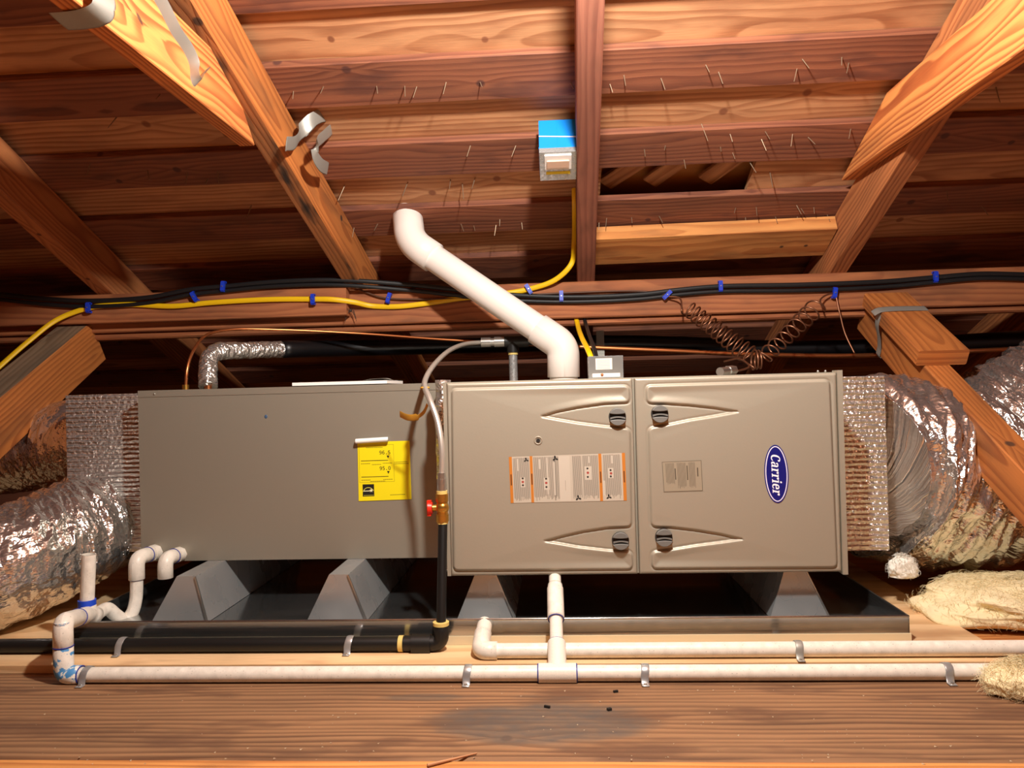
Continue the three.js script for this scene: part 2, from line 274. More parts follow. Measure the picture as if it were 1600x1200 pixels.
{
  const p = atZ(135, 510, -.77), sl = .6, x = p.x - .055, n = V(0, 1, sl).normalize(), h = .15, yT = z => p.y - sl * (z + .77);
  const c = z => V(x, yT(z), z).addScaledVector(n, -h / 2);
  const sg = timberAB(c(-.80), c(.4), .11, h, M.strut, n, .003); sg.addGroup(0, 24, 0); sg.addGroup(24, 6, 1); sg.addGroup(30, sg.attributes.position.count - 30, 0);
  solo('roof_strut', sg, [M.strut, M.dusty], 'thick orange strut with dusty top in front of the two left foil ducts', 'beam', 'roof struts');
}

// ---------- furnace ----------
const FW = .889, FH = .445, FD = .74;
const P2 = (u, v) => { const p = atZ(u, v, 0); return [p.x, p.y]; };
function roundPoly(pts) { // [x,y,r]
  const out = []; const n = pts.length;
  for (let i = 0; i < n; i++) { const [x, y, r] = pts[i], a = pts[(i + n - 1) % n], c = pts[(i + 1) % n]; if (!r) { out.push([x, y]); continue; }
    const da = Math.hypot(a[0] - x, a[1] - y), dc = Math.hypot(c[0] - x, c[1] - y), p = [x + (a[0] - x) / da * r, y + (a[1] - y) / da * r], q = [x + (c[0] - x) / dc * r, y + (c[1] - y) / dc * r];
    for (let k = 0; k <= 5; k++) { const t = k / 5; out.push([(1 - t) ** 2 * p[0] + 2 * t * (1 - t) * x + t * t * q[0], (1 - t) ** 2 * p[1] + 2 * t * (1 - t) * y + t * t * q[1]]); } }
  return out;
}
function sdf(poly, x, y) { let d = 1e9, s = 1; for (let i = 0, j = poly.length - 1; i < poly.length; j = i++) { const [ax, ay] = poly[j], [bx, by] = poly[i], ex = bx - ax, ey = by - ay, wx = x - ax, wy = y - ay, t = Math.max(0, Math.min(1, (wx * ex + wy * ey) / (ex * ex + ey * ey))); d = Math.min(d, (wx - t * ex) ** 2 + (wy - t * ey) ** 2); if ((ay > y) !== (by > y) && x < (bx - ax) * (y - ay) / (by - ay) + ax) s = -s; } return s * Math.sqrt(d); } // negative inside
const furnace = thing('gas_furnace', 'beige gas furnace lying on its side with two latched doors', 'furnace');
function door(x0, x1, poly, lines) {
  const st = .0022, nx = Math.ceil((x1 - x0) / st), ny = Math.ceil(FH / st), pos = [], idx = [], y0 = .002, y1 = FH - .002;
  const hgt = (x, y) => {
    const d = sdf(poly, x, y); let h = .0045 * ss(.0035, -.0035, d) - .0022 * Math.exp(-(((d - .002) / .0022) ** 2));
    if (d < 0) for (const [a, b, side] of lines) { const t = ((b[0] - a[0]) * (y - a[1]) - (b[1] - a[1]) * (x - a[0])) / Math.hypot(b[0] - a[0], b[1] - a[1]) * side; if (t > 0) h -= t * .045 * ss(0, -.02, d); }
    const ed = Math.min(x - x0, x1 - x, y - y0, y1 - y); h -= .003 * (1 - ss(0, .004, ed)) ; return h;
  };
  for (let j = 0; j <= ny; j++) for (let i = 0; i <= nx; i++) { const x = x0 + (x1 - x0) * i / nx, y = y0 + (y1 - y0) * j / ny; pos.push(x, y, hgt(x, y)); }
  for (let j = 0; j < ny; j++) for (let i = 0; i < nx; i++) { const a = j * (nx + 1) + i, b = a + nx + 1; idx.push(a, a + 1, b, b, a + 1, b + 1); }
  const ring = []; for (let i = 0; i <= nx; i++) ring.push(i); for (let j = 1; j <= ny; j++) ring.push(j * (nx + 1) + nx); for (let i = nx - 1; i >= 0; i--) ring.push(ny * (nx + 1) + i); for (let j = ny - 1; j > 0; j--) ring.push(j * (nx + 1));
  const base = pos.length / 3; for (const r of ring) pos.push(pos[r * 3], pos[r * 3 + 1], -.02);
  for (let i = 0; i < ring.length; i++) { const a = ring[i], b = ring[(i + 1) % ring.length], c = base + i, d = base + (i + 1) % ring.length; idx.push(a, c, b, b, c, d); }
  const g = new THREE.BufferGeometry(); g.setAttribute('position', new THREE.Float32BufferAttribute(pos, 3)); g.setIndex(idx); g.computeVertexNormals(); const uv = []; for (let i = 0; i < pos.length / 3; i++) uv.push(pos[i * 3] * 4, pos[i * 3 + 1] * 4); g.setAttribute('uv', new THREE.Float32BufferAttribute(uv, 2)); return g;
}
{
  part('cabinet', box(0, FW, 0, FH, -FD, -.018), M.paint, furnace);
  part('end_flange', box(FW - .009, FW + .002, -.004, FH + .004, -.03, .002), M.paint, furnace);
  part('end_flange', box(-.003, .006, .001, FH, -.03, -.004), M.paint, furnace);
  const pt = (u, v, r = 0) => [...P2(u, v), r];
  const c = .012;
  const L = roundPoly([pt(705.6, 608, c), pt(983, 602.5, c), pt(984, 629, c), pt(945, 630.5), pt(902.5, 636.5), pt(870, 643), pt(845.6, 650.5, .002), pt(870, 655), pt(902.5, 660.6), pt(945, 666), pt(984.5, 669.4, c), pt(987, 822.5, c), pt(950, 824), pt(911, 830), pt(880, 837), pt(850, 845, .002), pt(875, 849), pt(902.5, 854), pt(950, 859.5), pt(987.5, 861.5, c), pt(988.7, 889, c), pt(708.7, 891, c)]);
  const R = roundPoly([pt(1009, 602.4, c), pt(1296, 593.7, c), pt(1308, 886, c), pt(1018.4, 888, c), pt(1018, 862, c), pt(1050, 858), pt(1086, 852), pt(1125, 847), pt(1159.8, 842, .002), pt(1125, 834), pt(1086, 827.7), pt(1050, 823.5), pt(1017.5, 822.5, c), pt(1013, 668.5, c), pt(1040, 664), pt(1077.5, 656), pt(1115, 650), pt(1152.7, 643, .002), pt(1115, 637), pt(1077.5, 633), pt(1040, 630.5), pt(1010.5, 630, c)]);
  const dl = part('door', door(.006, .4285, L, [[P2(706, 606), P2(846, 650), 1], [P2(708, 893), P2(850, 846), -1]]), M.paint, furnace, 'beige furnace door with the wide warning label');
  const dr = part('door', door(.4335, FW - .010, R, [[P2(1153, 643), P2(1298, 592), 1], [P2(1160, 843), P2(1309, 888), -1]]), M.paint, furnace, 'beige furnace door with the blue oval emblem');
  for (const [u, v, d] of [[964.6, 651, dl], [969.4, 844, dl], [1030.6, 646.6, dr], [1037, 839, dr]]) {
    const [x, y] = P2(u, v), r = .0188, k = part('latch_knob', new THREE.CylinderGeometry(r, r * 1.04, .006, 32).rotateX(Math.PI / 2).translate(x, y, .003), M.knobDark, d, 'dark grey quarter-turn knob');
    for (const s of [1, -1]) { const sh = new THREE.Shape(); const a0 = .5; sh.absarc(0, 0, r * .97, s > 0 ? a0 : Math.PI + a0, s > 0 ? Math.PI - a0 : 2 * Math.PI - a0); sh.quadraticCurveTo(0, s * r * .3, Math.cos(a0) * r * .97 * s, s * Math.sin(a0) * r * .97); part('grip_cap', new THREE.ExtrudeGeometry(sh, { depth: .007, bevelSize: .0012, bevelThickness: .0012, bevelSegments: 2, curveSegments: 16 }).translate(x, y, .006), M.knob, k); }
    const bar = new THREE.Shape(); bar.moveTo(-r * .88, -r * .3); bar.quadraticCurveTo(0, r * .08, r * .88, -r * .3); bar.lineTo(r * .88, -r * .08); bar.quadraticCurveTo(0, r * .2, -r * .88, -r * .08); part('grip_bar', new THREE.ExtrudeGeometry(bar, { depth: .006, bevelEnabled: false }).translate(x, y, .006), M.knob, k);
  }
  { const [x, y] = P2(841, 688); const t = part('sight_glass', new THREE.TorusGeometry(.0082, .0018, 10, 28).translate(x, y, .0045), M.paint, dl); part('sight_hole', new THREE.CylinderGeometry(.0045, .0045, .002, 20).rotateX(Math.PI / 2).translate(x, y, .0052), M.darkHole, t); }
  // flat printed labels
  const decal = (name, quad, draw, w, h, parent, z, label, rough = .55) => {
    const cv = document.createElement('canvas'); cv.width = w; cv.height = h; const g = cv.getContext('2d'); draw(g, w, h);
    const t = new THREE.CanvasTexture(cv); t.colorSpace = THREE.SRGBColorSpace; const q = quad.map(([u, v]) => atZ(u, v, z));
    const geo = new THREE.BufferGeometry(); geo.setAttribute('position', new THREE.Float32BufferAttribute(q.flatMap(p => [p.x, p.y, z]), 3)); geo.setAttribute('uv', new THREE.Float32BufferAttribute([0, 1, 1, 1, 1, 0, 0, 0], 2)); geo.setIndex([0, 3, 1, 1, 3, 2]); geo.computeVertexNormals();
    return part(name, geo, new THREE.MeshStandardMaterial({ map: t, roughness: rough }), parent, label);
  };
  const lines = (g, x, y, w, h, step, col = '#6d675f') => { g.fillStyle = col; for (let a = x; a < x + w; a += step) g.fillRect(a, y + rnd() * 4, Math.max(1, step * .5), h - rnd() * h * .12); };
  const fan = (g, x, y, r) => { g.fillStyle = '#151515'; for (let k = 0; k < 3; k++) { g.save(); g.translate(x, y); g.rotate(k * 2.094 + .4); g.beginPath(); g.ellipse(r * .55, 0, r * .5, r * .3, 0, 0, 7); g.fill(); g.restore(); } };
  decal('warning_label', [[795, 714], [976.5, 707.5], [979.5, 782], [798, 786]], (g, w, h) => {
    g.fillStyle = '#b8af9f'; g.fillRect(0, 0, w, h); const B = [[0, 26], [184, 24], [790, 26], [996, 28]];
    for (const [x, q] of [[36, 140], [216, 120], [340, 70], [400, 40], [560, 80], [650, 130], [830, 150]]) lines(g, x, 10, q, h - 24, 8, '#736d63');
    g.fillStyle = '#bfb7a8'; for (const [x, y, q, z] of [[95, 190, 40, 90], [70, 20, 14, 110], [300, 200, 50, 110], [262, 30, 16, 90], [330, 20, 12, 330], [390, 60, 14, 300], [440, 10, 95, h - 20], [665, 110, 60, 120], [700, 20, 14, 60], [870, 130, 45, 90], [900, 20, 14, 70], [820, 240, 20, 130]]) g.fillRect(x, y, q, z);
    for (const [x, y] of [[115, 200], [115, 262], [322, 210], [322, 285], [690, 130], [690, 205], [892, 150], [892, 205]]) { g.fillStyle = '#241c1a'; g.beginPath(); g.arc(x, y, 9, 0, 7); g.fill(); } for (const [x, y] of [[115, 232], [322, 248], [692, 168], [895, 178]]) { g.fillStyle = '#a04038'; g.beginPath(); g.arc(x, y, 11, 0, 7); g.fill(); }
    for (const [x, q] of B) { g.fillStyle = '#bd7426'; g.fillRect(x, 0, q, h); g.fillStyle = '#5b3414'; g.fillRect(x + 8, h * .38, 10, h * .24); }
    fan(g, 152, 34, 22); fan(g, 410, 30, 26); fan(g, 600, h - 30, 26); fan(g, 868, h - 34, 24); g.fillStyle = '#8b857a'; g.fillRect(490, 230, 3, 90);
  }, 1024, 420, dl, .0052, 'grey warning label with orange bars');
  decal('notice_label', [[1034, 721.5], [1096, 719], [1098.5, 767], [1037, 769]], (g, w, h) => { g.fillStyle = '#958a76'; g.fillRect(0, 0, w, h); g.strokeStyle = '#5b5346'; g.lineWidth = 6; g.strokeRect(5, 5, w - 10, h - 10); lines(g, 40, 20, 100, h - 110, 9, '#6c6354'); lines(g, 180, 20, 100, h - 60, 9, '#6c6354'); lines(g, 320, 20, 80, h - 50, 9, '#6c6354'); g.fillStyle = '#4c4438'; g.fillRect(150, 90, 12, 140); g.fillRect(295, 60, 12, 180); g.fillRect(420, 90, 14, 110); }, 480, 380, dr, .0052, 'small beige notice label with black rules');
  { // oval emblem
    const [x, y] = P2(1212, 740), a = .0262, b = .0645, sh = new THREE.Shape(); sh.absellipse(0, 0, a, b, 0, Math.PI * 2);
    const geo = new THREE.ExtrudeGeometry(sh, { depth: .0012, bevelEnabled: false, curveSegments: 40 }); const uv = geo.attributes.uv, ps = geo.attributes.position; for (let i = 0; i < uv.count; i++) uv.setXY(i, ps.getX(i) / a / 2 + .5, ps.getY(i) / b / 2 + .5);
    const cv = document.createElement('canvas'); cv.width = 320; cv.height = 788; const g = cv.getContext('2d'); g.fillStyle = '#0d1470'; g.fillRect(0, 0, 320, 788); g.strokeStyle = '#e6e2f4'; g.lineWidth = 13; g.beginPath(); g.ellipse(160, 394, 141, 370, 0, 0, 7); g.stroke();
    g.save(); g.translate(160, 394); g.rotate(Math.PI / 2); g.fillStyle = '#f4f2fa'; g.font = 'italic bold 168px serif'; g.textAlign = 'center'; g.textBaseline = 'middle'; g.fillText('Carrier', 0, 4, 560); g.restore();
    const t = new THREE.CanvasTexture(cv); t.colorSpace = THREE.SRGBColorSpace;
    part('emblem', geo.rotateZ(.022).translate(x, y, .0045), new THREE.MeshStandardMaterial({ map: t, roughness: .4 }), dr, 'blue oval emblem reading Carrier');
  }
  for (const u of [1288, 1300]) part('screw', new THREE.SphereGeometry(.003, 10, 8).translate(P2(u, 580)[0], FH + .003, -.04), M.steel, furnace);
  // ----- coil case -----
  const cx0 = atZ(218, 740, -.2).x, cx1 = -.036, coil = thing('evaporator_coil_case', 'plain grey-beige sheet metal coil case with a yellow energy label', 'coil case');
  part('case', box(cx0, cx1, -.001, FH, -.73, -.2), M.coil, coil);
  part('top_lip', box(cx0 + .001, cx1, FH - .016, FH + .0012, -.3, -.1988), M.coil, coil);
  part('foil_seam_tape', sweep(spline([V(-.018, -.01, -.11), V(-.018, .12, -.108), V(-.02, .3, -.11), V(-.018, .452, -.112)], 60), (t, a) => .019 + .004 * fbm(t * 14, Math.cos(a) * 2, Math.sin(a) * 2 + 4, 3), 18, { sn: 1.1, sb: 1 }), M.foilTape, coil, 'crumpled foil tape over the seam');
  part('seam_panel', box(cx1 + .0005, -.0035, 0, FH, -.7, -.125), M.foilTape, coil);
  { const p = atZ(242, 615.5, -.2); part('screw', new THREE.SphereGeometry(.0022, 10, 8).translate(p.x, p.y, -.198), M.steel, coil); const q = atZ(415.5, 651, -.2); part('blue_mark', new THREE.SphereGeometry(.0042, 12, 8).scale(1, 1.2, .3).translate(q.x, q.y, -.2), std(0x3c5878, .5), coil); }
  const yl = decal('energy_label', [[558.5, 691], [640, 688.5], [643, 780], [560.5, 783]], (g, w, h) => {
    g.fillStyle = '#f2df06'; g.fillRect(0, 0, w, h); g.strokeStyle = '#4a4408'; g.fillStyle = '#1c1a04'; g.lineWidth = 2; g.strokeRect(14, 30, 330, 340); g.font = 'bold 46px monospace'; g.fillText('96.5', 205, 118); g.fillText('95.0', 205, 262);
    for (const y of [170, 318]) { g.fillRect(30, y, 260, 6); } for (const y of [130, 272]) { g.beginPath(); g.moveTo(277, y); g.lineTo(303, y); g.lineTo(290, y + 28); g.fill(); } g.fillStyle = '#6a6010'; for (const [x, y, q] of [[80, 50, 160], [30, 196, 85], [240, 196, 85], [135, 206, 90], [30, 346, 85], [240, 346, 85], [115, 360, 140], [350, 190, 120], [350, 205, 130], [300, 490, 140]]) for (let k = 0; k < q; k += 9) g.fillRect(x + k, y, 6, 7);
    g.fillStyle = '#14140e'; g.fillRect(40, 388, 110, 112); g.strokeStyle = '#e8e060'; g.lineWidth = 5; g.beginPath(); g.arc(95, 470, 52, 3.4, 5.9); g.stroke(); g.fillStyle = '#f4f0c0'; g.font = 'italic bold 30px serif'; g.fillRect(50, 446, 60, 7); g.beginPath(); for (let k = 0; k < 10; k++) { const r = k % 2 ? 8 : 20, a = k * .6283 - 1.57; g.lineTo(122 + r * Math.cos(a), 446 + r * Math.sin(a)); } g.fill(); g.fillStyle = '#a8a030'; for (let k = 0; k < 90; k += 11) g.fillRect(50 + k, 486, 8, 8);
  }, 500, 540, coil, -.1985, 'bright yellow energy label reading 96.5 and 95.0');
  { const a = atZ(556, 689.5, -.19), b = atZ(606, 686.5, -.19); part('curled_edge', sweep(path([a, b]), .0062, 14), M.white, yl, 'white rolled-up top edge of the label'); }
}
// papers lying on the coil case
solo('paper_sheets', (() => { const g = new THREE.PlaneGeometry(.25, .2, 24, 10).rotateX(-Math.PI / 2); const p = g.attributes.position; for (let i = 0; i < p.count; i++) p.setY(i, .011 + .006 * Math.max(0, fbm(p.getX(i) * 12, p.getZ(i) * 9, 3, 3)) + .008 * ss(.05, .1, p.getX(i)) * ss(.0, .1, p.getZ(i)) * .6); const b = g.clone(); b.translate(0, -.009, 0); g.computeVertexNormals(); b.computeVertexNormals(); const q = atZ(547, 600, -.31); return mergeGeometries([g, b, box(-.125, .125, .0025, .0105, -.1, .1)]).translate(q.x, FH + .001, -.31); })(), M.white, 'white paper sheets lying on top of the coil case', 'paper');

// ---------- pan, stands ----------
const PB = -.113, panZ = .056, panX0 = -.87, panX1 = atY(1421, 964, -.08).x, panZ0 = -.80;
{
  const t = thing('drain_pan', 'galvanized sheet metal drain pan under the furnace', 'pan');
  part('base', box(panX0, panX1, PB - .002, PB, panZ0, panZ), M.panMetal, t);
  const lip = (a, b) => { const g = mergeGeometries([box(Math.min(a.x, b.x) - .0015, Math.max(a.x, b.x) + .0015, PB - .002, -.08, Math.min(a.z, b.z) - .0015, Math.max(a.z, b.z) + .0015), sweep(path([a.clone().setY(-.08), b.clone().setY(-.08)]), .0028, 8)]); part('rim', g, M.panMetal, t); };
  lip(V(panX0, 0, panZ), V(panX1, 0, panZ)); lip(V(panX0, 0, panZ0), V(panX1, 0, panZ0)); lip(V(panX0, 0, panZ0), V(panX0, 0, panZ)); lip(V(panX1, 0, panZ0), V(panX1, 0, panZ));
  solo('pan_base_board', box(panX0 + .01, panX1 + .004, PLY + .0005, PB - .0025, panZ0, panZ + .004), M.cream, 'pale board lying under the drain pan', 'board');
}
function stand(uT, uB0, uB1, label) {
  const z = -.035, c = atZ(uT, 894, z).x, b0 = atZ(uB0, 966, z).x, b1 = atZ(uB1, 966, z).x, yb = PB + .0012, f = (.085) / (0 - (-.085 + 0)) , m0 = c + (b0 - c), k = (.113) / .088;
  const sh = new THREE.Shape(); const t0 = c - .023, t1 = c + .023; const B0 = t0 + (b0 - t0) * k, B1 = t1 + (b1 - t1) * k;
  sh.moveTo(t0, -.0015); sh.lineTo(t1, -.0015); sh.lineTo(B1, yb); sh.lineTo(B0, yb); sh.closePath();
  const t = thing('equipment_stand', label, 'stand', 'sheet metal stands');
  part('channel', new THREE.ExtrudeGeometry(sh, { depth: .66, bevelEnabled: false }).translate(0, 0, -.70), M.galv, t);
  const fl = new THREE.Shape(); fl.moveTo(t1 - .001, -.0015); fl.lineTo(t1 + .0015, -.0015); fl.lineTo(B1 + .0022, yb); fl.lineTo(B1 - .001, yb); part('edge_fold', new THREE.ExtrudeGeometry(fl, { depth: .004, bevelEnabled: false }).translate(0, 0, -.0395), M.steel, t);
}
stand(289, 243.5, 319, 'metal stand under the coil case beside the white drain elbow');
stand(528, 486, 566, 'metal stand under the middle of the coil case');
stand(758, 720, 798, 'metal stand under the left furnace door, beside the black riser');
stand(1243, 1210, 1289, 'metal stand under the furnace end with the blue emblem');

// ---------- flue vent ----------
{
  const t = thing('vent_pipe', 'fat white plastic vent pipe slanting from the furnace up through the roof', 'pipe');
  const z0 = -.55, A = atZ(880, 560, z0).setY(FH), B = atZ(880, 541, z0), C = atZ(641, 378, -.64), top = atRoof(637, 340, .142).p, D = C.clone().lerp(top, 1.35);
  const r = .0425, full = path([A, B, C, D], .035, 10);
  part('pipe', sweep(path([B.clone().lerp(C, .12), B.clone().lerp(C, .88)]), r, 36), M.vent, t);
  part('flange', cyl(r, A, A.clone().add(V(0, .02, 0)), 36), M.vent, t);
  const e1 = path([A.clone().add(V(0, .012, 0)), B, B.clone().lerp(C, .16)], .03, 10), e2 = path([C.clone().lerp(B, .16), C, D], .05, 12);
  part('lower_elbow', sweep(e1, .0485, 36), M.vent, t); part('upper_elbow', sweep(e2, .0485, 36), M.vent, t);
}
// ---------- junction box on the furnace ----------
{
  const t = thing('junction_box', 'small galvanized junction box on top of the furnace', 'electrical box'), a = atZ(920, 575, -.33), b = atZ(974, 575, -.33), y1 = atZ(947, 556, -.33).y;
  part('body', box(a.x, b.x, FH, y1, -.4, -.334), M.galv, t); part('cover', box(a.x + .001, b.x - .001, FH + .001, y1 - .001, -.334, -.331), M.steel, t);
  const cv = document.createElement('canvas'); cv.width = 128; cv.height = 90; const g = cv.getContext('2d'); g.fillStyle = '#e4e0d4'; g.fillRect(0, 0, 128, 90); g.fillStyle = '#8a867c'; for (let y = 14; y < 80; y += 13) for (let x = 12; x < 110; x += 9) g.fillRect(x, y, 6, 4);
  const tx = new THREE.CanvasTexture(cv); tx.colorSpace = THREE.SRGBColorSpace; const w = b.x - a.x, hh = y1 - FH; part('sticker', new THREE.PlaneGeometry(w * .48, hh * .48).translate(a.x + w * .44, FH + hh * .66, -.3302), new THREE.MeshStandardMaterial({ map: tx, roughness: .7 }), t, 'small white printed sticker');
  part('switch_plate', box(a.x + w * .1, b.x - w * .1, FH + hh * .1, FH + hh * .26, -.331, -.3295), M.white, t); part('terminal', new THREE.SphereGeometry(.004, 10, 8).translate(a.x + w * .38, FH + hh * .2, -.329), M.copper, t);
}
// ---------- gas line ----------
{
  const zr = .034, t = thing('gas_pipe', 'black iron gas pipe on the floor, turning up beside the furnace', 'pipe');
  const fy = PLY + .0165, e = atZ(692, 998, zr), fz = atY(400, 1007, fy).z, R0 = V(e.x, fy, fz);
  const top = atZ(692, 815, zr), base = V(top.x, fy, fz), lo = V(base.x, -.095, fz);
  part('riser', cyl(.0105, V(lo.x, -.085, fz), top, 20), M.iron, t); part('elbow', sweep(path([V(base.x, -.078, fz), base, base.clone().add(V(-.04, 0, 0))], .022, 8), .0165, 20), M.iron, t);
  part('thread_seal', cyl(.0175, V(lo.x, -.079, fz), V(lo.x, -.072, fz), 20), M.dope, t, 'yellow pipe dope'); part('thread_seal', cyl(.0165, base.clone().add(V(-.04, 0, 0)), base.clone().add(V(-.044, 0, 0)), 20), M.dope, t);
  const u = atY(676, 1006, fy).x; part('union', cyl(.0215, V(u - .045, fy, fz), V(u - .004, fy, fz), 8), M.iron, t); part('union_collar', cyl(.0168, V(u - .062, fy, fz), V(u + .004, fy, fz), 20), M.iron, t); part('thread_seal', cyl(.0172, V(u - .074, fy, fz), V(u - .064, fy, fz), 20), M.dope, t);
  part('floor_run', cyl(.0155, V(-1.7, fy, fz), V(u - .05, fy, fz), 24), M.iron, t);
  // valve
  const v = thing('gas_valve', 'brass gas shutoff valve with a red handle', 'valve'), c = atZ(691, 793, zr);
  const up = (a, b) => [V(c.x, c.y + a, zr), V(c.x, c.y + b, zr)];
  part('body', mergeGeometries([cyl(.0125, ...up(-.03, .03), 18), cyl(.0155, ...up(-.031, -.015), 6), cyl(.0155, ...up(.014, .031), 6), new THREE.SphereGeometry(.0155, 20, 14).translate(c.x, c.y, zr)].map(g => g.toNonIndexed())), M.brass, v);
  part('stem', cyl(.0075, c.clone().add(V(-.022, 0, .004)), c, 14), M.brass, v); part('handle', mergeGeometries([new THREE.CylinderGeometry(.015, .013, .009, 20).rotateZ(Math.PI / 2).translate(c.x - .026, c.y, zr + .004), box(c.x - .033, c.x - .024, c.y - .017, c.y + .017, zr - .003, zr + .011)].map(g => g.toNonIndexed())), M.redPlastic, v, 'red plastic handle');
  part('seal', cyl(.0125, ...up(.031, .038), 16), M.dope, v); part('seal', cyl(.0125, ...up(-.036, -.031), 16), M.dope, v);
  // flexible connector
  const f = thing('gas_connector', 'grey flexible gas connector looping from the brass valve to a black tee', 'hose');
  const zt = -.66, te = atZ(752, 535, zt);
  const P = [V(c.x, c.y + .06, zr), atZ(690, 700, .034), atZ(684, 660, .02), atZ(673, 628, 0), atZ(664, 606, -.06), atZ(665, 592, -.14), atZ(680, 568, -.3), atZ(705, 546, -.48), atZ(730, 537, -.6), te];
  part('hose', sweep(spline(P, 90), .0068, 14), M.flex, f); part('nut', mergeGeometries([cyl(.0115, ...up(.038, .064), 6), cyl(.0095, ...up(.06, .078), 16)].map(g => g.toNonIndexed())), M.steel, f);
  part('nut', mergeGeometries([cyl(.017, te, te.clone().add(V(.03, 0, 0)), 6), cyl(.013, te.clone().add(V(.03, 0, 0)), te.clone().add(V(.042, 0, 0)), 14), cyl(.018, te.clone().add(V(.042, 0, 0)), te.clone().add(V(.075, 0, 0)), 6)].map(g => g.toNonIndexed())), M.steel, f);
  const k = P[4]; part('tag_ring', new THREE.TorusGeometry(.009, .0026, 8, 20).rotateX(Math.PI / 2).translate(k.x, k.y, k.z), M.orangeTag, f);
  { const a = atZ(625, 647, -.1), b = atZ(650, 652, -.07), g2 = atZ(668, 632, -.03); const pts = spline([a, a.clone().lerp(b, .5).add(V(0, -.004, .004)), b, b.clone().lerp(g2, .5).add(V(.004, -.004, 0)), g2], 24); part('tag', sweep(pts, t => .0085 * (t < .5 ? 1 : .5), 10, { up: V(.2, 1, .5).normalize(), sn: 1, sb: .12 }), M.orangeTag, f, 'faded yellow paper tag'); }
  const g = thing('gas_tee', 'dark iron tee with a drop pipe behind the slanting vent', 'pipe fitting'), tc = te.clone().add(V(.10, 0, 0));
  part('body', mergeGeometries([cyl(.019, te.clone().add(V(.074, 0, 0)), te.clone().add(V(.15, 0, 0)), 20), cyl(.019, tc, tc.clone().add(V(0, -.035, 0)), 20)].map(q => q.toNonIndexed())), M.iron, g);
  part('drop_pipe', cyl(.0135, tc.clone().add(V(0, -.03, 0)), V(tc.x, FH, zt), 18), M.galv, g); part('seal', cyl(.0155, tc.clone().add(V(0, -.042, 0)), tc.clone().add(V(0, -.034, 0)), 18), M.dope, g); part('branch', cyl(.014, te.clone().add(V(.15, 0, 0)), te.clone().add(V(.2, 0, 0)), 16), M.iron, g);
}
